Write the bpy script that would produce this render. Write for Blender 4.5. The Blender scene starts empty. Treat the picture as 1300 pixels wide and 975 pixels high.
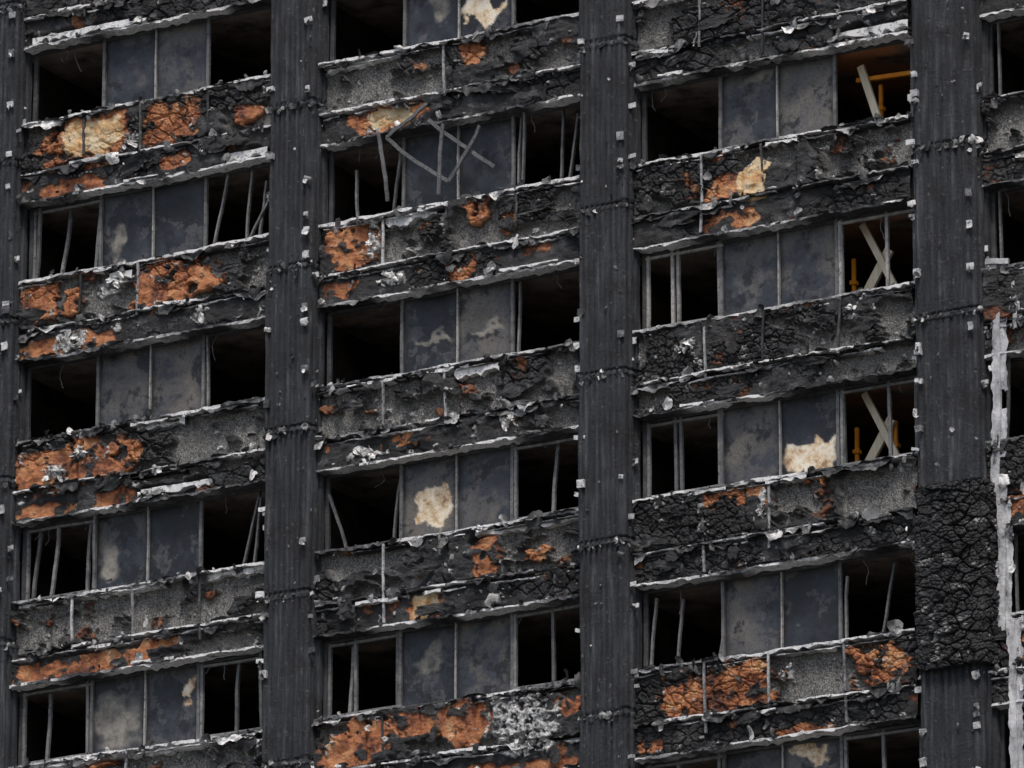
import bpy, math, numpy as np
from mathutils import Matrix, Vector
rng=np.random.default_rng(7)
# ------------------------------------------------------------------ dimensions
W=5.5; H=2.6; WC=4.62; SP=1.31          # bay pitch, storey, clear width between columns, spandrel height
# ------------------------------------------------------------------ camera calibration (sill lines / bay centre lines)
sill=[]
for k,(xa,ya,xb,yb) in {0:(35,152,340,98),1:(35,355,340,303),2:(35,555,340,510),3:(35,768,340,718),4:(35,970,340,930)}.items():
    sill+= [(k,xa,ya),(k,xb,yb)]
for k,(xa,ya,xb,yb) in {0:(418,86,742,28),1:(418,287,742,230),2:(418,490,742,434),3:(418,700,742,650),4:(418,912,742,868)}.items():
    sill+= [(k,xa,ya),(k,xb,yb)]
for k,(xa,ya,xb,yb) in {1:(820,207,1160,138),2:(820,415,1160,357),3:(820,633,1160,580),4:(820,851,1165,797)}.items():
    sill+= [(k,xa,ya),(k,xb,yb)]
cent=[(1,198,80),(1,195,270),(1,195,480),(1,190,690),(1,183,890),(2,583,10),(2,580,190),(2,580,410),(2,580,620),(2,578,830),
      (3,988,110),(3,989,330),(3,991,550),(3,993,760)]
def basis(a,p,ro):
    F=np.array([-math.sin(a)*math.cos(p),math.cos(a)*math.cos(p),math.sin(p)])
    R0=np.array([math.cos(a),math.sin(a),0.]); U0=np.cross(R0,F)
    return math.cos(ro)*R0+math.sin(ro)*U0, -math.sin(ro)*R0+math.cos(ro)*U0, F
def proj(q,P):
    R,U,F=basis(q[2],q[3],q[4]); d=math.exp(q[5]); f=math.exp(q[6])
    C=np.array([q[0],0,q[1]])-d*F; v=np.array(P)-C
    return 650+f*v.dot(R)/v.dot(F), 487.5-f*v.dot(U)/v.dot(F)
def resid(q):
    r=[]
    for k,x,y in sill:
        z=(2-k)*H
        x1,y1=proj(q,(-8,-.12,z)); x2,y2=proj(q,(8,-.12,z))
        r.append(y1+(y2-y1)*(x-x1)/(x2-x1)-y)
    for b,x,y in cent:
        x1,y1=proj(q,((b-2)*W,.1,-6)); x2,y2=proj(q,((b-2)*W,.1,6))
        r.append(x1+(x2-x1)*(y-y1)/(y2-y1)-x)
    r.append(math.degrees(q[4])/0.7); r.append((q[5]-math.log(90))/.15)
    return np.array(r)
q=np.array([.5,0,math.radians(33),math.radians(14),0,math.log(90),math.log(7500)])
lam=1.
for it in range(80):
    r=resid(q); J=np.zeros((len(r),7))
    for i in range(7):
        dq=q.copy(); dq[i]+=1e-5; J[:,i]=(resid(dq)-r)/1e-5
    A=J.T@J; st=np.linalg.solve(A+lam*np.diag(np.diag(A)),-J.T@r)
    if (resid(q+st)**2).sum()<(r**2).sum(): q=q+st; lam*=.4
    else: lam*=3
R,U,F=basis(q[2],q[3],q[4]); Dd=math.exp(q[5]); ff=math.exp(q[6])
C=np.array([q[0],0,q[1]])-Dd*F
ZC=1.7-C[2]            # height of floor-C sill above ground
# ------------------------------------------------------------------ numpy noise
def hsh(ix,iy,s):
    ix=ix.astype(np.int64); iy=iy.astype(np.int64)
    h=(ix*374761393+iy*668265263+s*974634777)&0xFFFFFFFF
    h=((h^(h>>13))*1274126177)&0xFFFFFFFF
    h=((h^(h>>16))*2246822519)&0xFFFFFFFF
    return ((h^(h>>15))&0xFFFFFF)/float(0xFFFFFF)
def vn(x,y,s=0):
    x=np.asarray(x,float); y=np.asarray(y,float)
    ix=np.floor(x); iy=np.floor(y); fx=x-ix; fy=y-iy
    fx=fx*fx*(3-2*fx); fy=fy*fy*(3-2*fy)
    a=hsh(ix,iy,s); b=hsh(ix+1,iy,s); c=hsh(ix,iy+1,s); d=hsh(ix+1,iy+1,s)
    return (a+(b-a)*fx)*(1-fy)+(c+(d-c)*fx)*fy
def fbm(x,y,s=0,o=4):
    t=0; a=.5; n=0
    for i in range(o):
        t=t+a*vn(x*2**i+i*17.3,y*2**i+i*9.1,s+i); n+=a; a*=.5
    return t/n
def voro(x,y,s=0):
    ix=np.floor(x); iy=np.floor(y); f1=np.full(x.shape,9.); f2=np.full(x.shape,9.); idc=np.zeros(x.shape)
    for dx in (-1,0,1):
        for dy in (-1,0,1):
            cx=ix+dx; cy=iy+dy
            d=np.hypot(cx+hsh(cx,cy,s)-x, cy+hsh(cx,cy,s+5)-y)
            idc=np.where(d<f1,hsh(cx,cy,s+9),idc)
            f2=np.where(d<f1,f1,np.minimum(f2,d)); f1=np.minimum(f1,d)
    return f1,f2,idc
def sst(a,b,x):
    t=np.clip((x-a)/(b-a),0,1); return t*t*(3-2*t)
# ------------------------------------------------------------------ mesh helpers
class MB:
    def __init__(s): s.v=[];s.f=[];s.n=0;s.a={}
    def add(s,v,f,**at):
        v=np.asarray(v,float).reshape(-1,3); s.v.append(v); s.f.append(np.asarray(f).reshape(-1,4)+s.n)
        for k in set(list(at)+list(s.a)):
            s.a.setdefault(k,[])
            have=sum(len(t) for t in s.a[k])
            if have<s.n: s.a[k].append(np.zeros(s.n-have))
            val=np.asarray(at.get(k,0.),float).reshape(-1)
            s.a[k].append(np.full(len(v),val[0]) if val.size==1 else val)
        s.n+=len(v)
    def build(s,name,mat,parent=None,smooth=False):
        v=np.concatenate(s.v); f=np.concatenate(s.f); v=v+np.array([0,0,ZC])
        me=bpy.data.meshes.new(name); me.vertices.add(len(v)); me.vertices.foreach_set('co',v.ravel())
        me.loops.add(f.size); me.loops.foreach_set('vertex_index',f.ravel().astype(np.int32))
        me.polygons.add(len(f)); me.polygons.foreach_set('loop_start',np.arange(0,f.size,4,dtype=np.int32))
        me.polygons.foreach_set('loop_total',np.full(len(f),4,dtype=np.int32))
        me.polygons.foreach_set('use_smooth',np.full(len(f),smooth,dtype=bool))
        for k,l in s.a.items():
            at=me.attributes.new(k,'FLOAT','POINT'); at.data.foreach_set('value',np.concatenate(l).astype(np.float32))
        me.update(calc_edges=True); me.validate()
        me.materials.append(mat); ob=bpy.data.objects.new(name,me); bpy.context.collection.objects.link(ob)
        if parent: ob.parent=parent
        return ob
def gq(nx,ny):
    i,j=np.meshgrid(np.arange(nx-1),np.arange(ny-1)); a=(j*nx+i).ravel()
    return np.stack([a,a+nx,a+nx+1,a+1],1)
BQ=np.array([[0,1,3,2],[4,6,7,5],[0,4,5,1],[2,3,7,6],[0,2,6,4],[1,5,7,3]])
def box(mb,x0,x1,y0,y1,z0,z1,**at):
    v=[(x,y,z) for x in (x0,x1) for y in (y0,y1) for z in (z0,z1)]
    mb.add(v,BQ,**at)
def bar(mb,p0,p1,w,d,n=6,bend=0.,**at):
    p0=np.array(p0,float);p1=np.array(p1,float); t=p1-p0; t/=np.linalg.norm(t)
    s1=np.cross(t,[0,1,0.]); s1=s1/np.linalg.norm(s1) if np.linalg.norm(s1)>.1 else np.array([1.,0,0]); s2=np.cross(s1,t)
    s=np.linspace(0,1,n+1); c=p0+(p1-p0)*s[:,None]
    if bend:
        ph=rng.random(4)*6.28
        o1=bend*(np.sin(s*3.14)*rng.normal()+.3*np.sin(s*9+ph[0])+.15*np.sin(s*23+ph[1])); o2=bend*.8*(np.sin(s*3.14)*rng.normal()+.3*np.sin(s*8+ph[2]))
        c=c+o1[:,None]*s1+o2[:,None]*s2
    cor=[(-1,-1),(1,-1),(1,1),(-1,1)]
    v=np.concatenate([c+s1*a*w/2+s2*b*d/2 for a,b in cor]); m=n+1
    f=[]
    for i in range(4):
        j=(i+1)%4
        for k in range(n): f.append((i*m+k,i*m+k+1,j*m+k+1,j*m+k))
    f.append((0,m,2*m,3*m)); f.append((n,3*m+n,2*m+n,m+n))
    mb.add(v,f,**at)
def rail(mb,x0,x1,y,z,dep,th,amp=.02,gap=.0,seed=0,res=.03,lift=0.,tone=None):
    """horizontal buckled metal channel, standing out 'dep' from y"""
    n=max(4,int((x1-x0)/res)); x=np.linspace(x0,x1,n)
    dz=amp*(fbm(x*1.3,x*0+seed,seed)-.5)*2+amp*.7*(fbm(x*9,x*0+seed,seed+3)-.5)
    do=dep*(.75+.5*fbm(x*2.5,x*0+seed*1.7,seed+9))+.03*(vn(x*14,x*0,seed+2)-.5)
    t2=th*(.5+1.*vn(x*11,x*0+3,seed+4))
    keep=fbm(x*1.7,x*0+seed*.37,seed+21)>gap
    v=np.stack([np.stack([x,x*0+y,z+dz],1),np.stack([x,y-do,z+dz-.01],1),np.stack([x,y-do-.004,z+dz-t2],1),np.stack([x,x*0+y,z+dz-t2-.01],1)]).reshape(-1,3)
    f=[]
    for i in range(4):
        j=(i+1)%4
        for k in range(n-1):
            if keep[k]: f.append((i*n+k,j*n+k,j*n+k+1,i*n+k+1))
    tn=lift+sst(.25,.75,fbm(x*1.1,x*0+seed*3.3,seed+40,3)) if tone is None else x*0+tone
    if f: mb.add(v,f,tone=np.tile(tn,4))
def rags(mb,x0,x1,y,z,L,seed,thr=.45,up=False,tone=None):
    """torn sheet remains hanging from an edge"""
    n=int((x1-x0)/.02); x=np.linspace(x0,x1,n)
    l=L*sst(thr,thr+.3,fbm(x*2.2,x*0+seed,seed,3))*(.55+.6*vn(x*9,x*0,seed+7)+.25*vn(x*30,x*0,seed+8))
    rows=6; V=[]
    for r in range(rows):
        s=r/(rows-1)
        yo=y-.02-.09*s*(fbm(x*4,x*0+s*1.3,seed+11))-.05*(vn(x*13+s*2,x*0+r*.6,seed+13)-.5)*(s>0)
        V.append(np.stack([x+.03*s*(vn(x*5,x*0+s,seed+19)-.5),yo,z+(1 if up else -1)*l*s],1))
    f=gq(n,rows); kk=(l[:-1]>.015); f=f.reshape(rows-1,n-1,4)[:,kk].reshape(-1,4)
    if len(f): mb.add(np.concatenate(V),f,tone=np.tile(tone if tone is not None else sst(.35,.85,fbm(x*1.6,x*0+seed,seed+17,3)),rows))
def sheet(mb,p,sx,sz,n=5,amp=.22,tilt=.5,spin=3.14,**at):
    g=np.linspace(-1,1,n); a,b=np.meshgrid(g,g); s=int(rng.integers(0,9999))
    c=amp*(2.4*(fbm(a*1.3+9,b*1.3+9,s,3)-.5)+rng.normal()*a*a*.7+rng.normal()*a*b*.5+rng.normal()*b*b*.5)
    ja=(fbm(b*2.5+9,a*.7+4,s+3)-.5)*.9; jb=(fbm(a*2.5+9,b*.7+4,s+4)-.5)*.9
    v=np.stack([(a*(1-.2*b*b)+ja)*sx,c*(sx+sz)*.5,(b*(1-.2*a*a)+jb)*sz],-1).reshape(-1,3)
    th=rng.uniform(-spin,spin); ct,s_=math.cos(th),math.sin(th)
    v=v@np.array([[ct,0,s_],[0,1,0],[-s_,0,ct]]); th=rng.normal()*tilt; ct,s_=math.cos(th),math.sin(th)
    v=v@np.array([[ct,s_,0],[-s_,ct,0],[0,0,1]]); th=rng.normal()*tilt*.6; ct,s_=math.cos(th),math.sin(th)
    v=v@np.array([[1,0,0],[0,ct,s_],[0,-s_,ct]])
    mb.add(v+np.array(p),gq(n,n),**at)
def flake(mb,p,size,tone,flat=.5):
    sheet(mb,p,size,size*rng.uniform(.35,1),6,.45*flat*2,.5,tone=tone)
# ------------------------------------------------------------------ materials
def newmat(name):
    m=bpy.data.materials.new(name); m.use_nodes=True; nt=m.node_tree; b=nt.nodes['Principled BSDF']; return m,nt,b
class N:
    def __init__(s,nt):
        s.nt=nt; s.tc=nt.nodes.new('ShaderNodeNewGeometry'); s.pos=s.tc.outputs['Position']
    def lk(s,a,b): s.nt.links.new(a,b)
    def setin(s,sock,v):
        if isinstance(v,bpy.types.NodeSocket): s.lk(v,sock)
        else: sock.default_value=v
    def mapd(s,sc):
        n=s.nt.nodes.new('ShaderNodeMapping'); s.lk(s.pos,n.inputs[0]); n.inputs['Scale'].default_value=sc; return n.outputs[0]
    def noise(s,scale,det=6,rough=.6,vec=None,dist=0):
        n=s.nt.nodes.new('ShaderNodeTexNoise'); s.lk(vec or s.pos,n.inputs['Vector']); n.inputs['Scale'].default_value=scale
        n.inputs['Detail'].default_value=min(det,5); n.inputs['Roughness'].default_value=rough; n.inputs['Distortion'].default_value=dist; return n.outputs[0]
    def ramp(s,fac,pts):
        n=s.nt.nodes.new('ShaderNodeValToRGB'); s.lk(fac,n.inputs[0]); e=n.color_ramp.elements
        while len(e)<len(pts): e.new(.5)
        for i,(p,c) in enumerate(pts):
            e[i].position=p; e[i].color=(c,c,c,1) if np.isscalar(c) else (*c,1)
        return n.outputs[0]
    def mix(s,f,a,b):
        n=s.nt.nodes.new('ShaderNodeMix'); n.data_type='RGBA'; s.setin(n.inputs[0],f)
        for sock,v in ((n.inputs[6],a),(n.inputs[7],b)):
            if isinstance(v,bpy.types.NodeSocket): s.lk(v,sock)
            else: sock.default_value=(*v,1)
        return n.outputs[2]
    def math(s,op,a,b=0.):
        n=s.nt.nodes.new('ShaderNodeMath'); n.operation=op; s.setin(n.inputs[0],a); s.setin(n.inputs[1],b); return n.outputs[0]
    def attr(s,name):
        n=s.nt.nodes.new('ShaderNodeAttribute'); n.attribute_name=name; return n.outputs['Fac']
    def bump(s,h,dist,st=1.,nrm=None):
        n=s.nt.nodes.new('ShaderNodeBump'); s.lk(h,n.inputs['Height']); n.inputs['Distance'].default_value=dist; n.inputs['Strength'].default_value=st
        if nrm: s.lk(nrm,n.inputs['Normal'])
        return n.outputs[0]
def fin(n,b,col,rough=.85,nrm=None,spec=.3,metal=0.):
    n.setin(b.inputs['Base Color'],col if isinstance(col,bpy.types.NodeSocket) else (*col,1)); n.setin(b.inputs['Roughness'],rough)
    b.inputs['Specular IOR Level'].default_value=spec; b.inputs['Metallic'].default_value=metal
    if nrm: n.lk(nrm,b.inputs['Normal'])
# charred cladding
mC,nt,b=newmat('charred_insulation'); n=N(nt)
char=n.ramp(n.noise(4.5,8,.76),[(.34,(.005,.0055,.006)),(.49,(.015,.0155,.017)),(.58,(.045,.046,.05)),(.68,(.17,.17,.172))])  # pale end of the ramp paints silvery highlights into the char colour
char=n.mix(n.ramp(n.noise(1.2,5,.6),[(.5,0.),(.66,.5)]),char,(.065,.062,.060))
fine=n.noise(40,4,.8)
conc=n.ramp(fine,[(.36,(.02,.02,.021)),(.46,(.12,.118,.112)),(.55,(.25,.245,.23)),(.66,(.46,.45,.43))])
conc=n.mix(n.ramp(n.noise(1.6,6,.65),[(.52,0.),(.72,.7)]),conc,(.03,.03,.031))
conc=n.mix(n.ramp(n.noise(7,5,.75),[(.54,0.),(.64,.8)]),conc,(.02,.02,.02))
org=n.ramp(n.noise(2.9,8,.7),[(.32,(.05,.018,.012)),(.40,(.20,.065,.028)),(.49,(.44,.155,.06)),(.6,(.58,.26,.11)),(.73,(.70,.46,.25))])
crm=n.ramp(n.noise(5,6,.7),[(.3,(.50,.22,.08)),(.43,(.74,.46,.21)),(.6,(.86,.70,.46))])
ash=n.ramp(n.noise(14,6,.75),[(.34,(.05,.05,.05)),(.45,(.32,.32,.32)),(.57,(.74,.74,.72))])
on=n.math('ADD',n.attr('orange'),n.math('MULTIPLY',n.math('SUBTRACT',n.noise(9,5,.75),.5),1.1))
org=n.mix(n.ramp(on,[(.30,0.),(.85,1.)]),(.045,.02,.014),org)
col=n.mix(n.attr('conc'),char,conc); col=n.mix(n.ramp(on,[(.14,0.),(.32,1.)]),col,org); col=n.mix(n.attr('cream'),col,crm); col=n.mix(n.attr('ash'),col,ash)
col=n.mix(n.ramp(n.noise(13,6,.78),[(.57,0.),(.65,.75)]),col,(.014,.012,.012))
col=n.mix(n.math('MULTIPLY',n.attr('crack'),.85),col,(.004,.004,.004))
nr=n.bump(fine,.03,.9)
fin(n,b,col,n.ramp(n.noise(9,2),[(.4,.35),(.6,.85)]),nr,.5)
# columns
mCol,nt,b=newmat('sooty_fluted_column'); n=N(nt)
c=n.ramp(n.noise(1,7,.65,vec=n.mapd((9,9,.8))),[(.3,(.010,.011,.014)),(.5,(.025,.0285,.035)),(.62,(.055,.06,.068)),(.75,(.14,.14,.145))])
c=n.mix(n.ramp(n.noise(1.7,6,.7),[(.47,0.),(.66,.85)]),c,(.010,.010,.012))
c=n.mix(n.ramp(n.noise(11,5,.78),[(.61,0.),(.66,.7)]),c,(.17,.165,.155))
fin(n,b,c,.65,n.bump(n.noise(24,5,.75),.035,.9),.4)
# rails / torn metal
def tonemat(name,stops,ns=8,k=.9,th=.5):
    m,nt,b=newmat(name); n=N(nt)
    f=n.math('ADD',n.math('MULTIPLY',n.attr('tone'),.6),n.math('MULTIPLY',n.noise(ns,6,.75),.6))
    c=n.ramp(f,stops); c=n.mix(n.ramp(n.noise(19,5,.75),[(th,0.),(th+.1,k)]),c,(.016,.016,.017))
    fin(n,b,c,.5,n.bump(n.noise(40,4,.7),.015,.7),.5,0.); return m
mRail=tonemat('burnt_aluminium',[(.34,(.014,.014,.015)),(.5,(.06,.06,.063)),(.64,(.27,.273,.28)),(.85,(.70,.70,.70))],8,.85,.53)
mFlk=tonemat('torn_foil_and_ash',[(.3,(.012,.012,.012)),(.55,(.04,.04,.042)),(.75,(.25,.25,.25)),(.9,(.80,.79,.77))],14,.9,.55)
mFrm=tonemat('window_frame_scorched',[(.3,(.02,.021,.024)),(.55,(.055,.057,.062)),(.78,(.19,.19,.19)),(.95,(.42,.41,.39))],5,.7,.53)
# infill panels
mP,nt,b=newmat('sooted_infill_panel'); n=N(nt)
f=n.math('ADD',n.math('MULTIPLY',n.attr('pt'),.22),n.noise(.9,5,.68))
base=n.ramp(f,[(.36,(.012,.014,.018)),(.48,(.029,.034,.043)),(.56,(.046,.051,.063)),(.60,(.085,.082,.080)),(.72,(.15,.137,.12)),(.85,(.09,.09,.1))])
base=n.mix(n.ramp(n.noise(1.5,5,.7),[(.53,0.),(.55,.65),(.60,.4),(.7,0.)]),base,(.11,.108,.11))
base=n.mix(n.ramp(n.noise(2.6,5,.74),[(.53,0.),(.60,.9)]),base,(.013,.014,.017))
base=n.mix(n.ramp(n.noise(24,5,.7),[(.5,0.),(.66,.5)]),base,(.02,.02,.022))
base=n.mix(n.attr('beige'),base,n.ramp(n.noise(4,6,.7),[(.35,(.10,.095,.085)),(.6,(.34,.315,.27))]))
base=n.mix(n.attr('cream'),base,n.ramp(n.noise(5,6,.75),[(.36,(.32,.2,.11)),(.46,(.66,.5,.32)),(.6,(.82,.76,.63))]))
base=n.mix(n.math('MULTIPLY',n.attr('edge'),.8),base,(.010,.010,.011))
fin(n,b,base,.45,n.bump(n.noise(20,5,.6),.01,.6),.45)
# rooms
mRm,nt,b=newmat('burnt_room_wall'); n=N(nt)
fin(n,b,n.ramp(n.noise(1.5,6,.6),[(.35,(.02,.017,.015)),(.65,(.08,.065,.055))]),.95,None,.1)
mCe,nt,b=newmat('spalled_ceiling'); n=N(nt)
cc=n.ramp(n.noise(1.8,8,.65),[(.35,(.10,.085,.075)),(.5,(.28,.235,.2)),(.66,(.44,.34,.28))])
cc=n.mix(n.attr('tone'),cc,(.70,.28,.12)); fin(n,b,cc,.95,n.bump(n.noise(8,6,.7),.05,.8),.1)
mT,nt,b=newmat('timber'); n=N(nt); fin(n,b,n.ramp(n.noise(4,5,.6,vec=n.mapd((6,6,1))),[(.3,(.66,.58,.42)),(.7,(.86,.80,.64))]),.7)
mY,nt,b=newmat('yellow_prop_paint'); n=N(nt); fin(n,b,n.ramp(n.noise(6,4),[(.3,(.85,.25,.02)),(.7,(.95,.42,.04))]),.5)
mG,nt,b=newmat('ground'); n=N(nt); fin(n,b,n.ramp(n.noise(.2,8,.6),[(.35,(.07,.07,.065)),(.65,(.16,.16,.15))]),.9)
# ------------------------------------------------------------------ tower
tower=bpy.data.objects.new('burnt_apartment_tower',None); bpy.context.collection.objects.link(tower)
zs=lambda k:(2-k)*H
xc=lambda b:(b-2)*W+(.3 if b>=4 else 0)
colx=lambda ci:(ci-2)*W+W/2+(.2 if ci>=3 else 0)
P={}
P[1,-1]='O .58 .66 .48 .66;L .03 .42 .88 .97'
P[1,0]='O .08 .45 .08 .64;Y .18 .39 .14 .52;O .48 .7 .06 .6;W .41 .47 .38 .54;W .72 .76 .68 .8;O .06 .34 .78 .98;L .82 .98 .86 .97;O .53 .68 .74 .9;O .85 .97 .3 .5'
P[1,1]='O 0 .24 .08 .5;O .46 .69 .03 .62;O .66 .81 .04 .54;W .30 .42 .12 .34;O .0 .36 .75 .99;W .16 .26 .76 .96;W .71 .74 .7 .92;C .3 .47 .1 .5;C .8 1 .1 .5;L .36 .45 .08 .2'
P[1,2]='O 0 .3 .14 .68;O .22 .48 .12 .64;W .13 .2 .36 .56;O .02 .22 .8 .99;O .33 .48 .77 1;C .47 1 .08 .72;L .48 .67 .02 .13;L .5 .78 .84 .93;W .24 .28 .2 .34;W .5 .56 .9 .99'
P[1,3]='C 0 .66 .04 .72;C .7 1 .04 .72;O 0 .2 .74 .99;O .24 .43 .72 .99;O .44 .66 .68 .97;L .02 .6 .02 .08;L .7 1 .02 .1;C .7 1 .8 1'
P[1,4]='C 0 1 .05 .7;L .1 .9 .02 .1;O .3 .42 .04 .2'
P[2,-1]='C .1 .5 .1 .6'
P[2,0]='C 0 .47 .12 .7;O .53 .62 0 .3;O .13 .4 .64 .96;Y .18 .34 .7 .88;L .02 .2 .02 .1;C .62 .8 .1 .4'
P[2,1]='O .04 .22 .03 .64;W .19 .225 .05 .5;C .23 .46 .12 .68;L .25 .45 .04 .18;O .55 .65 .03 .3;O .69 .76 .3 .5;O .49 .59 .64 .96;W .23 .33 .74 .88;O .02 .15 .68 .92;C .52 .68 .12 .62'
P[2,2]='C 0 .46 .08 .66;C .48 .7 .04 .66;L .52 .69 .06 .2;W .1 .23 .84 .98;O .29 .42 .68 .84;W .7 .76 .74 .88;L .0 .3 .02 .08;C .76 1 .72 .98'
P[2,3]='O .59 .68 .1 .27;O .6 .7 .36 .6;O .79 .87 .36 .52;C .7 1 .05 .45;C .05 .42 .02 .3;Y .37 .46 .72 .98;O .35 .48 .7 1;L .6 1 .04 .12;C .72 1 .5 .62'
P[2,4]='O .03 .28 .1 .64;O .29 .45 .06 .32;O .48 .66 .05 .55;W .68 .89 .16 .74;O .5 .96 .84 1;O .9 1 .08 .34;C .3 .5 .4 .62'
P[3,-1]='C .2 .6 .1 .5'
P[3,0]='L .74 1 .84 .95;C .3 .5 .7 .95'
P[3,1]='O .28 .42 .3 .64;Y .38 .49 .18 .64;O .24 .46 .76 1;C .7 1 .1 .5'
P[3,2]='W .155 .22 .2 .36;W .78 .81 .13 .32;C .0 .12 .7 .9;C .7 1 .68 .95'
P[3,3]='O .27 .46 .03 .22;O .6 .67 .04 .16;W .455 .478 .1 .46;C .75 1 .1 .62;C .5 .72 .05 .5'
P[3,4]='O .08 .26 .1 .58;O .26 .51 .08 .64;W .53 .56 .2 .36;O .74 1 .08 .6;O 0 .1 .78 .98;C .5 .74 .1 .6;O .5 .7 .86 1'
P[3,5]='O .2 .5 .1 .5'
for k in range(-1,6): P[4,k]=['O .05 .3 .1 .5;C .3 .7 .1 .6','C 0 .5 .1 .6','C 0 .3 .6 1','O .02 .2 .6 .9'][k%4]
BAYS=[1,2,3,4]; FL=range(-1,6)
sp=MB(); NX,NY=330,110; LW=[]
for bidx in BAYS:
  for k in FL:
    sd=bidx*31+k*7+11
    s=np.linspace(0,1,NX); t=np.linspace(0.015,1,NY); S,T=np.meshgrid(s,t); X=S*WC; Z=T*SP
    wu=S+.022*(fbm(X*4,Z*4,sd+50)-.5)*2; wv=T+.09*(fbm(X*4,Z*4,sd+60)-.5)*2
    M={c:np.zeros(S.shape) for c in 'OYWCL'}
    for it in filter(None,P.get((bidx,k),'').split(';')):
        c,*r=it.split(); u0,u1,v0,v1=map(float,r); e=8 if c in 'CL' else 3.
        if c in 'LW': LW.append((c,bidx,k,u0,u1,v0,v1))
        if c=='L': v0-=.03; v1+=.03
        a=(wu-(u0+u1)/2)/((u1-u0)/2); bb=(wv-(v0+v1)/2)/((v1-v0)/2)
        val=1.12-(np.abs(a)**e+np.abs(bb)**e)**(1/e)+(.0 if c in 'CL' else 1.)*(fbm(X*4+3,Z*6,sd+len(it),5)-.5)
        M[c]=np.maximum(M[c],sst(-.05,.28,val) if c=='O' else sst(0,.12,val))
    f2=fbm(X*2.4+.7,Z*3.,sd+170,5); M['O']=np.maximum(M['O'],.6*sst(.66,.78,f2))
    holes=sst(.56,.68,fbm(X*5,Z*5,sd+80,5)); M['O']*=1-.9*holes
    M['C']=np.maximum(M['C'],sst(.56,.6,fbm(X*.9,Z*1.1,sd+93,5))*(T<.63)*.9)
    M['C']*=sst(.68,.62,fbm(X*2.5,Z*3.5,sd+90,5))
    M['C']*=1-np.clip(M['O']+M['Y'],0,1)
    M['W']=np.maximum(M['W'],.9*sst(.745,.77,fbm(X*8,Z*8,sd+75,4)))
    M['W']*=sst(.62,.56,fbm(X*13,Z*13,sd+76,4))
    clear=np.clip(M['C']+M['L'],0,1); foam=np.clip(M['O']+M['Y'],0,1)*(1-clear)
    wx=X+.09*fbm(X*5,Z*5,sd+1); wz=Z+.09*fbm(X*5,Z*5,sd+2)
    sz=.8+.7*(hsh(np.array(bidx),np.array(k),3))
    a1,b1,i1=voro(wx/(.17*sz),wz/(.12*sz),sd); a2,b2,i2=voro(wx/.065,wz/.05,sd+3)
    cr1=sst(.16,.02,b1-a1); cr2=sst(.2,.03,b2-a2)
    big=fbm(X*1.2,Z*1.6,sd+4,3); lumpy=sst(.47,.6,fbm(X*.8,Z*1.3,sd+6,3)+(.08 if bidx==3 else 0))
    rough=fbm(X*7,Z*10,sd+8,5); ridg=np.abs(fbm(X*2.5,Z*5,sd+44,5)-.5)*2
    th=.05+.08*big+lumpy*(.04*i1+.02*i2-.05*cr1-.018*cr2)+(1-lumpy)*(.045*rough+.06*ridg)
    hgt=.03+th*(1-clear)*(1-.3*foam)+foam*.025*fbm(X*10,Z*10,sd+9,5)+.010*fbm(X*30,Z*30,sd+10,3)*(1-.6*clear)
    bw=4 if (k+bidx)%2 else 5
    bd=np.floor(S*bw); fb=S*bw-bd; hb=hsh(bd,np.floor(T*1.56),sd)
    hgt+= (.05*hb+.06*(hsh(bd,bd*0,sd+5)-.5)*(fb-.5)+.04*(hsh(bd,bd*0,sd+6)-.5)*(T-.5))*(1-clear)
    edge=np.minimum(fb,1-fb)*WC/bw; hgt-= .06*sst(.022,.006,edge)*(1-clear)*(T<.62)*(hb>.3)
    hgt=np.where(T>.64,hgt*.75,hgt); zl=Z-.82+.02*(fbm(X*3,X*0,sd+33)-.5); hgt-=.09*sst(.028,.01,np.abs(zl))
    hgt+=.05*M['W']*(fbm(X*18,Z*18,sd+14)); hgt=np.maximum(hgt,.004)
    crack=np.clip(lumpy*np.maximum(cr1,cr2*.7)*(1-clear)*(1-foam)+sst(.03,.012,np.abs(zl)),0,1)
    low=1.0+.02*(fbm(X*4,X*0,sd+91,5)-.5)*2
    v=np.stack([xc(bidx)-WC/2+X,-hgt,zs(k)-Z*low],-1)
    sp.add(v,gq(NX,NY),conc=M['C'],orange=M['O'],cream=M['Y'],ash=M['W'],crack=crack)
    for i in range(int(rng.integers(6,11))):
        u=rng.random(); lane=rng.random()
        px=xc(bidx)-WC/2+.25+u*(WC-.5); pz=zs(k)-(rng.uniform(.1,.65) if lane<.6 else rng.uniform(.9,1.2))
        iy,ix=int(np.clip((zs(k)-pz)/SP*NY,0,NY-1)),int(np.clip(u*NX,0,NX-1))
        if clear[iy,ix]>.5 or foam[iy,ix]>.5: continue
        sheet(sp,(px,-.19-rng.random()*.03,pz),rng.uniform(.08,.36),rng.uniform(.05,.15),16,.15,.22,.2,conc=0.,orange=0.,cream=0.,ash=0.,crack=0.)
sp.build('apron_panels',mC,tower,True)
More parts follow.
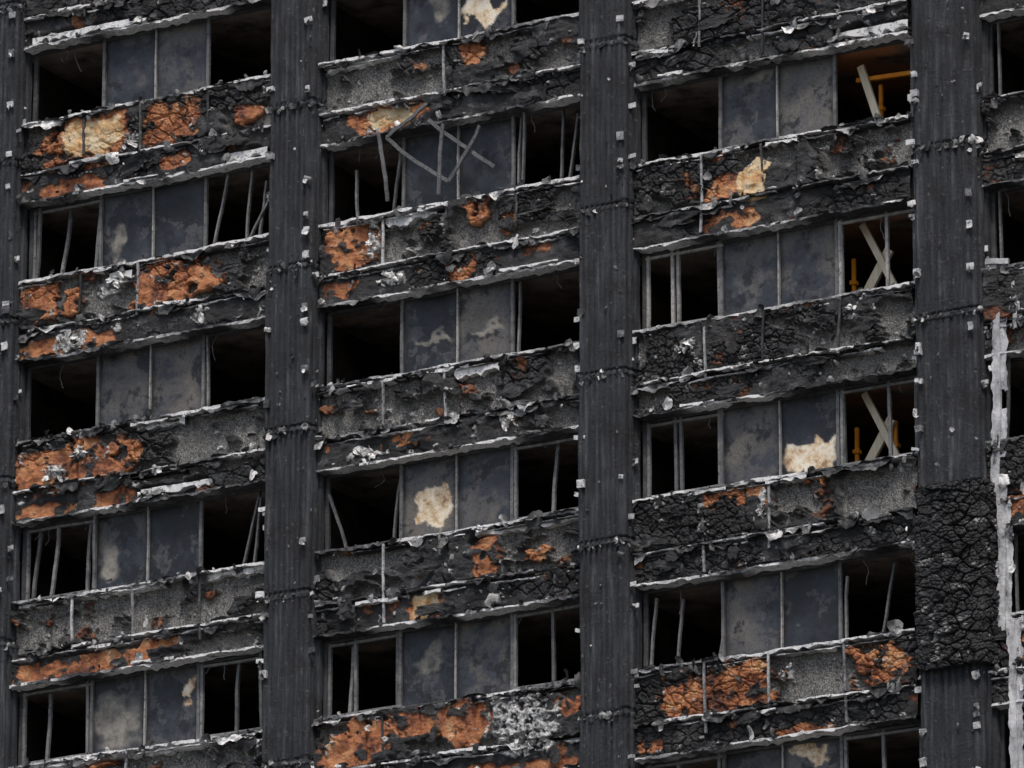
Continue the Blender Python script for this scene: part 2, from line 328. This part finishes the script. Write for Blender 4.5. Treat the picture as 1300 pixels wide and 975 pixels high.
# structural wall behind aprons, slabs, rooms
st=MB(); ce=MB(); fl=MB()
X0=xc(0)-W/2; X1=xc(5)+W/2
for k in range(-2,8):
    z=zs(k)
    box(st,X0,X1,0.0,.22,z-SP+.004,z-.03)
for b_ in range(0,6):
    for k in range(-2,7):
        z=zs(k)
        for h_ in (0,1):
            xa=xc(b_)-W/2+h_*W/2+.05; xb=xa+W/2-.1
            tone=0.
            if b_==3 and k==0 and h_==1: tone=.9
            if b_==3 and k in(1,2) and h_==1: tone=.5
            zz=z-SP+.06
            gx=np.linspace(xa,xb,24); gy=np.linspace(.23,5,30); GX,GY=np.meshgrid(gx,gy)
            ce.add(np.stack([GX,GY,zz+.05*fbm(GX*2,GY*2,b_*9+k)],-1),gq(24,30),tone=tone*sst(.3,.6,fbm(GX*2,GY*2,3)))
        box(fl,xc(b_)-W/2,xc(b_)+W/2-.004,.23,5.19,z-SP+.13,z-.9)
    for h_ in (0,1):
        x=xc(b_)-W/2+h_*W/2
        box(fl,x-.05,x+.05,.225,5.195,zs(7)-1,zs(-2)+1)
box(fl,X0,X1,5.2,5.4,zs(7)-1,zs(-2)+1)
st.build('structural_wall',mRm,tower); fl.build('floors_and_partitions',mRm,tower); ce.build('ceilings',mCe,tower,True)
# ------------------------------------------------------------------ rails, rags, flakes
rl=MB(); fk=MB()
for c_,bidx,k,u0,u1,v0,v1 in LW:
    xa=xc(bidx)-WC/2; z=zs(k)
    if c_=='L': rail(rl,xa+u0*WC,xa+u1*WC,.0,z-v0*SP,.13,max(.06,(v1-v0)*SP*.8),.01,-1,int(u0*99)+k*3,.06,tone=1.15)
    else:
        for i in range(int(6+40*(u1-u0)*(v1-v0)*4)):
            sheet(fk,(xa+rng.uniform(u0,u1)*WC,-.19-rng.random()*.03,z-rng.uniform(v0,v1)*SP),rng.uniform(.02,.09),rng.uniform(.015,.05),7,.5,.6,tone=rng.uniform(.7,1.2))
for bidx in BAYS:
  for k in FL:
    sd=bidx*37+k*5+100; xa=xc(bidx)-WC/2; xb=xa+WC; z=zs(k)
    rail(rl,xa,xb,.06,z+.02,.25,.05,.025,0,sd,lift=.28)
    rail(rl,xa,xb,.0,z-.07,.17,.022,.02,.4,sd+1,lift=.05)
    rail(rl,xa,xb,.0,z-.80,.19,.035,.03,.34,sd+2,lift=.15)
    rail(rl,xa,xb,.0,z-.88,.15,.03,.03,.45,sd+3)
    rail(rl,xa,xb,.05,z-SP+.03,.22,.045,.025,.15,sd+4,lift=.1)
    for j in range(2):
        u=rng.random()*.75; rail(rl,xa+u*WC,xa+(u+rng.uniform(.06,.22))*WC,.0,z-rng.choice([.03,.78,.86,1.24]),.21,.05,.02,-1,sd+50+j,tone=rng.uniform(.7,1.1))
    for j,(zz,L) in enumerate(((z-.02,.14),(z-.8,.16),(z-.86,.12),(z-SP+.02,.08))):
        rags(fk,xa,xb,-.16+.03*(j==2),zz,L,sd+10+j,.52)
        rags(fk,xa,xb,-.15,zz,L*.4,sd+20+j,.55,True)
    for u in (.25,.48,.75):
        if rng.random()<.65:
            x=xa+u*WC+rng.normal()*.03; zt=z-.03; bar(rl,(x,-.18,zt),(x+rng.normal()*.02,-.16,zt-rng.uniform(.5,1.25)),.035,.03,10,.008,tone=rng.random()*.8)
    for i in range(46):
        lane=rng.choice([.0,.05,.8,.85,1.25,-1]); zz=z-(rng.random()*SP if lane<0 else lane+rng.normal()*.03)
        flake(fk,(rng.uniform(xa,xb),-.17-rng.random()*.05,zz),abs(rng.normal(.03,.035))+.012,rng.random()**1.8)
    for i in range(4):
        flake(fk,(rng.uniform(xa,xb),-.2,z-rng.choice([.05,.8,.85,1.2])),rng.uniform(.07,.13),rng.uniform(.3,1.1))
# ------------------------------------------------------------------ windows
fr=MB(); pn=MB(); YW=.12
HT=H-SP; pw=.965
PC={(2,0,1):'Y .1 .85 .45 .75',(2,3,0):'Y .25 .9 .28 .8',(3,3,1):'Y .0 .98 .5 1.05',(1,4,1):'Y .7 1 .15 .4',(1,4,0):'B 0 1 .1 1.1',(2,2,0):'B .1 1 .5 .6',
    (2,2,1):'B .2 .9 .5 .6',(1,1,0):'B .1 .5 .4 .9',(3,1,0):'B .4 1 .05 .3',(2,4,0):'B .2 .8 .2 .5',(2,0,0):'B .3 .9 .1 .6',(1,3,0):'B 0 .5 .3 .9',(3,5,1):'Y .2 .8 .0 .3'}
WIN={}
WIN.update({(1,1,0):[(.05,.12),(.4,.46),(.88,.95),(.97,.99)],(1,1,1):[(.1,.3),(.55,.62),(.72,.8,.8),(.55,.9,.6)],
(1,3,0):[(.1,.2),(.36,.46),(.85,.9),(.95,1)],(1,3,1):[(.55,.75),(.7,.78,.9),(.95,1)],(1,4,0):[(.35,.36),(.9,.9)],(1,4,1):[(.5,.52),(.85,.86)],
(2,1,0):[(.35,.33,.7),(.93,.95),(.8,.95,.8)],(2,1,1):[(.05,.08),(.1,.18),(.6,.62),(.7,.8,.9),(.97,.99)],
(2,3,0):[(.25,.05,.75),(.85,.93,.9)],(2,3,1):[(.5,.52),(.95,.95)],(2,4,0):[(.3,.32),(.38,.38),(.93,.93)],(2,4,1):[(.52,.52)],
(3,2,0):[(.35,.35),(.42,.42),(.93,.93)],(3,2,1):[(.06,.06),(.62,.62),(.97,.97)],(3,3,0):[(.38,.38),(.45,.45),(.93,.93)],(3,3,1):[(.06,.06),(.62,.62),(.95,.95)],
(3,4,0):[(.05,.15,.9),(.38,.46,.85),(.9,.95)],(3,4,1):[(.06,.1,.8),(.5,.62,.9),(.93,.97,.8)],(3,5,0):[(.4,.4),(.9,.9)],(3,5,1):[(.5,.5)],
(1,0,1):[(.1,.2,.12),(.6,.5,.15)],(2,0,0):[(.97,.97)],(1,2,1):[(.05,.05)],(2,2,1):[(.05,.06)],(3,1,0):[(.96,.96)],
(4,1,0):[(.1,.1),(.5,.5)],(4,2,0):[(.08,.08),(.45,.45)],(4,3,0):[(.1,.2),(.4,.5)],(4,4,0):[(.2,.2),(.6,.6)]})
FRAMED={(3,2,0),(3,2,1),(3,3,0),(3,3,1),(1,4,0),(1,4,1),(2,4,0),(2,4,1),(2,3,1),(1,1,0),(1,3,0),(3,5,0),(3,5,1)}
for bidx in BAYS:
  for k in range(-1,7):
    z=zs(k); c=xc(bidx); zt=z+HT; lw=WC/2-pw
    for sgn in (0,1):
        n1,n2=40,52; g1=np.linspace(0,1,n1); g2=np.linspace(0,1,n2); A,B=np.meshgrid(g1,g2)
        x0=c-pw+sgn*pw
        mk={'Y':np.zeros(A.shape),'B':np.zeros(A.shape)}
        it=PC.get((bidx,k,sgn))
        if it:
            cc,*r=it.split(); u0,u1,v0,v1=map(float,r)
            wa=A+.5*(fbm(A*3,B*4,k*5+bidx,5)-.5); wb=B+.5*(fbm(A*3,B*4,k*5+bidx+40,5)-.5)
            val=1-np.hypot((wa-(u0+u1)/2)/((u1-u0)/2),(wb-(v0+v1)/2)/((v1-v0)/2))+.3*(fbm(A*9,B*12,k+3,5)-.5)
            mk[cc]=sst(0,.1,val) if cc=='Y' else .8*sst(0,.5,val)
        yy=YW+.02*(fbm(A*2,B*2,bidx*5+k*3+sgn)-.5)*2
        ed=np.minimum(np.minimum(A,1-A)*pw,np.minimum(B,1-B)*HT*.8); ee=sst(.16,.0,ed+.14*(fbm(A*4,B*5,bidx+k*9+sgn,4)-.35))
        pn.add(np.stack([x0+A*pw,yy,zt-B*HT],-1),gq(n1,n2),cream=mk['Y'],beige=mk['B'],edge=ee,pt=rng.uniform(-.6,.8))
    bx=lambda x,w=.045,t=.5:bar(fr,(x,YW-.02,z),(x+rng.normal()*.004,YW-.02,zt),w,.05,8,.004,tone=t)
    bx(c-pw,.05,.65);bx(c,.024,1.0);bx(c+pw,.05,.65); bx(c-WC/2+.05,.07,.4); bx(c+WC/2-.05,.07,.4)
    bar(fr,(c-WC/2,YW-.01,z+.045),(c+WC/2,YW-.01,z+.045),.05,.06,20,.006,tone=.5)
    bar(fr,(c-WC/2,YW-.01,zt-.03),(c+WC/2,YW-.01,zt-.03),.05,.06,20,.006,tone=.4)
    for sd in (0,1):
        xl=c-WC/2+.05 if sd==0 else c+pw
        F_=(bidx,k,sd) in FRAMED; tt=1.0 if bidx==3 and k in(2,) else .78
        for m in WIN.get((bidx,k,sd),[]):
            L=m[2] if len(m)>2 else 1.; tilt=m[0]!=m[1]
            bar(fr,(xl+m[0]*lw,YW-.01+.03*rng.random(),z+.03),(xl+m[1]*lw,YW-.02+(.08*rng.normal() if tilt else 0),z+.03+(HT-.06)*L),.048 if F_ else .032,.05,10,.012 if tilt else .002,tone=tt*rng.uniform(.7,1.05))
        if F_:
            for zz in (z+.10,zt-.09):
                bar(fr,(xl+.02,YW-.02,zz),(xl+lw-.02,YW-.02,zz+.01*rng.normal()),.04,.05,8,.004,tone=tt)
            bar(fr,(xl+.06,YW-.02,z+.05),(xl+.06,YW-.02,zt-.05),.045,.05,8,.003,tone=tt)
        for i in range(10):
            flake(fk,(xl+rng.random()*lw,.0+rng.random()*.1,z+.04+rng.random()*.03),rng.uniform(.015,.06),rng.random()*.8)
        for i in range(3):
            if rng.random()<.5:
                a_=rng.random()*lw; bar(fr,(xl+a_,.1,zt-.03),(xl+a_+rng.normal()*.06,.08,zt-rng.uniform(.12,.5)),.012,.012,8,.04,tone=.5)
# fallen window frame hanging over floor B, bay 2
c=xc(2); z=zs(1)
for p0,p1 in (((-1.1,-.2,1.2),(-.05,-.12,.35)),((-.35,-.2,1.35),(.75,-.1,.45)),((-1.1,-.2,1.2),(-.35,-.22,1.62)),((-.05,-.12,.35),(.55,-.2,1.1)),((-1.25,-.2,1.3),(-1.1,-.15,.2)),((-.1,-.2,1.25),(-.2,-.14,.15))):
    bar(fr,(c+p0[0],p0[1],z+p0[2]),(c+p1[0],p1[1],z+p1[2]),.055,.03,12,.02,tone=.62)
pn.build('window_infill_panels',mP,tower,True)
# ------------------------------------------------------------------ columns
cl=MB(); KF=.37; KB=.46; KT=.30
def colprof():
    pts=[]
    def seg(a,b,nr):
        a=np.array(a);b=np.array(b); t=b-a; nn=np.array([t[1],-t[0]])/np.hypot(*t)
        for i in range(nr):
            for f,o in ((0,0),(.14,.028),(.55,.028),(.7,0)): pts.append(a+t*((i+f)/nr)+nn*o)
    seg((-KB,.05),(-KF,-KT),3); seg((-KF,-KT),(KF,-KT),8); seg((KF,-KT),(KB,.05),3); pts.append(np.array((KB,.05)))
    return np.array(pts)
pr=colprof()
for ci in range(0,5):
    cx=colx(ci); wide=1.25 if ci==3 else 1.
    zz=np.arange(zs(6)-1,zs(-2)+1,.035); m=len(pr)
    V=np.zeros((len(zz),m,3)); arc=np.cumsum(np.r_[0,np.hypot(*np.diff(pr,axis=0).T)])
    AA,ZZ=np.meshgrid(arc,zz); dn=.07*(fbm(AA*6,ZZ*2,ci*7,5)-.5)+.06*(fbm(AA*1.5,ZZ*1,ci*7+3,3)-.5)
    ph=((ZZ-(-.66)+.03*(fbm(AA*4,ZZ*0,ci)-.5))/H)%1; ring=sst(.014,.006,np.minimum(ph,1-ph)); gapj=sst(.012,.004,np.abs(ph-.028))
    kk=np.floor((ZZ+.66)/H); off=hsh(kk*0+ci,kk,5)*.04; offx=(hsh(kk*0+ci,kk,15)-.5)*.03
    sc=1+dn+0.03*ring-.06*gapj
    V[:,:,0]=cx+pr[:,0]*sc*wide+offx; V[:,:,1]=.05+(pr[:,1]-.05)*sc-off; V[:,:,2]=ZZ
    cl.add(V,gq(m,len(zz)))
    for k in range(-2,7):
        zj=zs(k)-.66
        for i in range(22):
            s_=rng.integers(0,m-1); p=pr[s_]; flake(fk,(cx+p[0]*1.05*wide,.05+(p[1]-.05)*1.12,zj+rng.normal()*.03),rng.uniform(.02,.07),rng.random()**1.5)
        for i in range(20):
            s_=rng.integers(0,m-1); p=pr[s_]; flake(fk,(cx+p[0]*1.03*wide,.05+(p[1]-.05)*1.12,zj+rng.random()*H),rng.uniform(.01,.035),rng.random()**1.3)
        for i in range(11 if ci==3 else 7):
            side=rng.choice([-1,1]); bz=zj+rng.uniform(.1,2.5)
            front=rng.random()<.45
            px=cx+side*((KF*wide-.03) if front else (KF*wide+.07)); py=(.05-(KT+.05)*1.05)-.06 if front else -KT+rng.random()*.2
            w=rng.uniform(.035,.07); h_=rng.uniform(.05,.13); tn=rng.uniform(.3,1.1)
            if front:
                bar(rl,(px,py,bz-h_/2),(px+.01*rng.normal(),py-.02*rng.random(),bz+h_/2),w*2,.02,4,.006,tone=tn); bar(rl,(px-side*w*.8,py+.03,bz-h_/2),(px-side*w*.8,py+.03,bz+h_/2),.015,.06,3,.003,tone=tn)
            else:
                bar(rl,(px-side*.06,py,bz),(px+side*w*1.4,py-.02,bz+.01*rng.normal()),h_*.8,.02,4,.006,tone=tn)
            if rng.random()<.5: flake(fk,(px,py-.03,bz-.05),.05,rng.random())
cl.build('fluted_columns',mCol,tower,False)
# lumpy charred casing on column 3, one storey
lc=MB(); cx=colx(3)+.06; n1,n2=170,300
ang=np.linspace(0,1,n1); zz=np.linspace(zs(3)-.62,zs(4)-.72,n2); A,Z_=np.meshgrid(ang,zz)
path=np.array([(-.50,.02),(-.44,-.36),(.48,-.36),(.56,.02)]); ar=np.r_[0,np.cumsum(np.hypot(*np.diff(path,axis=0).T))]; ar_n=ar/ar[-1]
PX=np.interp(A,ar_n,path[:,0]); PY=np.interp(A,ar_n,path[:,1]); s_=A*ar[-1]
wx=s_+.08*fbm(s_*5,Z_*5,3); wz=Z_+.08*fbm(s_*5,Z_*5,4)
a1,b1,i1=voro(wx/.16,wz/.15,77); a2,b2,i2=voro(wx/.06,wz/.06,78)
cr1=sst(.16,.02,b1-a1); cr2=sst(.22,.03,b2-a2)
o=.04+.04*i1+.02*i2-.05*cr1-.02*cr2+.09*fbm(s_*2.,Z_*2.,5)
r_=np.hypot(PX,PY+.1)+1e-6
lc.add(np.stack([cx+PX*(1+o/r_),PY+PY/r_*o,Z_],-1),gq(n1,n2),conc=0.,orange=0.,cream=0.,ash=.5*sst(.72,.76,fbm(s_*6,Z_*6,6)),crack=np.maximum(cr1,cr2*.6))
lc.build('charred_column_casing',mC,tower,True)
# torn pale steel angle right of column 3
tsb=MB(); sx=colx(3)+.77; zsh=-.88
def strip(za,zb,xo,wd,seed):
    n=150; z=np.linspace(za,zb,n); xx=sx+xo+.05*(fbm(z*1.2,z*0,5)-.5)*2; V=[]
    for j,(ox,oy) in enumerate(((-1,-.02),(-1,-.20),(-.6,-.205),(.1,-.205),(.12,-.17),(.6,-.17),(1,-.175))):
        rag=.25*(vn(z*5,z*0+j,seed)-.5)+.25*(vn(z*17,z*0+j,seed+1)-.5) if j in(5,6,1,2) else 0
        V.append(np.stack([xx+wd*(ox+rag),oy-.04*(fbm(z*3,z*0+j,9)-.5),z+.03*vn(z*5,z*0+j,seed)],1))
    keep=np.array([[not (j>=4 and vn(zz_*2.,0,seed+5)>.62) for zz_ in z[:-1]] for j in range(6)])
    F_=[]
    for j in range(6):
        for i in range(n-1):
            if keep[j,i]: F_.append((i+j*n,i+j*n+1,i+(j+1)*n+1,i+(j+1)*n))
    tsb.add(np.concatenate(V),F_,tone=.9)
    for i in range(7): sheet(tsb,(sx+xo+rng.choice([-1,1])*wd*1.1,-.2,rng.uniform(zb,za)),rng.uniform(.02,.05),rng.uniform(.04,.12),8,.4,.6,.4,tone=.9)
strip(zs(2)+.95+zsh,zs(3)-.1+zsh,0,.115,3); strip(zs(3)-.1+zsh,zs(4)+.62+zsh,.05,.105,8); strip(zs(4)-.1,zs(5)-.9,.20,.11,12); strip(zs(2)+.6+zsh,zs(2)-.1+zsh,.28,.06,15)
bar(tsb,(sx-.16,-.22,zs(2)+.98+zsh),(sx+.2,-.2,zs(2)+.93+zsh),.08,.05,8,.01,tone=.9)
mS,nt,b=newmat('pale_torn_steel'); n=N(nt); cs=n.ramp(n.noise(4,6,.72,vec=n.mapd((1,1,.6))),[(.32,(.05,.05,.052)),(.42,(.32,.32,.33)),(.60,(.58,.58,.59))]); fin(n,b,cs,.5,n.bump(n.noise(25,4),.02,.6),.5)
tsb.build('torn_steel_angle',mS,tower)
rl.build('buckled_rails_and_brackets',mRail,tower); fk.build('torn_foil_remains',mFlk,tower,True); fr.build('window_frames',mFrm,tower)
ct=MB(); zg=-ZC
box(ct,X0,X1,.02,12,zg,zs(6)-SP-.2); ct.build('lower_storeys',mRm,tower)
# ------------------------------------------------------------------ shoring in bay 3 right-hand windows
for k in (1,2,3):
    tb=MB(); yp=MB(); x0=xc(3)+pw; z=zs(k)
    ob=bpy.data.objects.new('timber_shoring',None); bpy.context.collection.objects.link(ob)
    def q_(a,z_,y=.45): return (x0+a,y,z+z_)
    if k==1:
        bar(tb,q_(.62,-.1,.5),q_(.22,1.15,.5),.11,.06); bar(tb,q_(.5,-.1,.6),q_(.85,.3,.6),.15,.05)
        bar(yp,q_(.1,.98,.6),q_(1.0,.94,.6),.06,.06); bar(yp,q_(.42,-.3,.75),q_(.42,.90,.75),.05,.05); bar(yp,q_(.42,.5,.75),q_(.42,.56,.75),.1,.1)
    else:
        bar(tb,q_(.86,.0,.5),q_(.22,1.28,.5),.10,.06); bar(tb,q_(.02,-.1,.58),q_(.62,.85,.58),.14,.06)
        for a in ((-.02,.62) if k==3 else (-.04,)):
            bar(yp,q_(a,-.4,.7),q_(a,.85,.7),.05,.05); bar(yp,q_(a,.45,.7),q_(a,.51,.7),.1,.1)
    tb.build('braces',mT,ob); yp.build('steel_prop',mY,ob)
g=MB(); g.add([(-600,-600,-ZC),(600,-600,-ZC),(600,600,-ZC),(-600,600,-ZC)],[[0,1,2,3]]); g.build('ground',mG)
# ------------------------------------------------------------------ light
w=bpy.data.worlds.new('World'); bpy.context.scene.world=w; w.use_nodes=True; nt=w.node_tree
sky=nt.nodes.new('ShaderNodeTexSky'); sky.sky_type='NISHITA'; sky.sun_disc=False; el,az=math.radians(60),math.radians(150)
sky.sun_elevation=el; sky.sun_rotation=az; sky.air_density=1.; sky.dust_density=4
nt.links.new(sky.outputs[0],nt.nodes['Background'].inputs[0]); nt.nodes['Background'].inputs[1].default_value=.13
L=bpy.data.lights.new('sun','SUN'); L.energy=2.3; L.angle=math.radians(12); L.color=(1,.97,.93)
lo=bpy.data.objects.new('sun',L); bpy.context.collection.objects.link(lo)
d=Vector((math.sin(az)*math.cos(el),math.cos(az)*math.cos(el),math.sin(el))); lo.rotation_euler=d.to_track_quat('Z','Y').to_euler()
# ------------------------------------------------------------------ camera
cam=bpy.data.cameras.new('camera'); co=bpy.data.objects.new('camera',cam); bpy.context.collection.objects.link(co)
m=Matrix(((R[0],U[0],-F[0],C[0]),(R[1],U[1],-F[1],C[1]),(R[2],U[2],-F[2],C[2]+ZC),(0,0,0,1))); co.matrix_world=m
cam.sensor_width=36; cam.lens=ff/1300*36; cam.clip_end=3000; cam.clip_start=1
sc=bpy.context.scene; sc.camera=co; sc.view_settings.view_transform='Standard'; sc.view_settings.look='None'; sc.view_settings.exposure=0
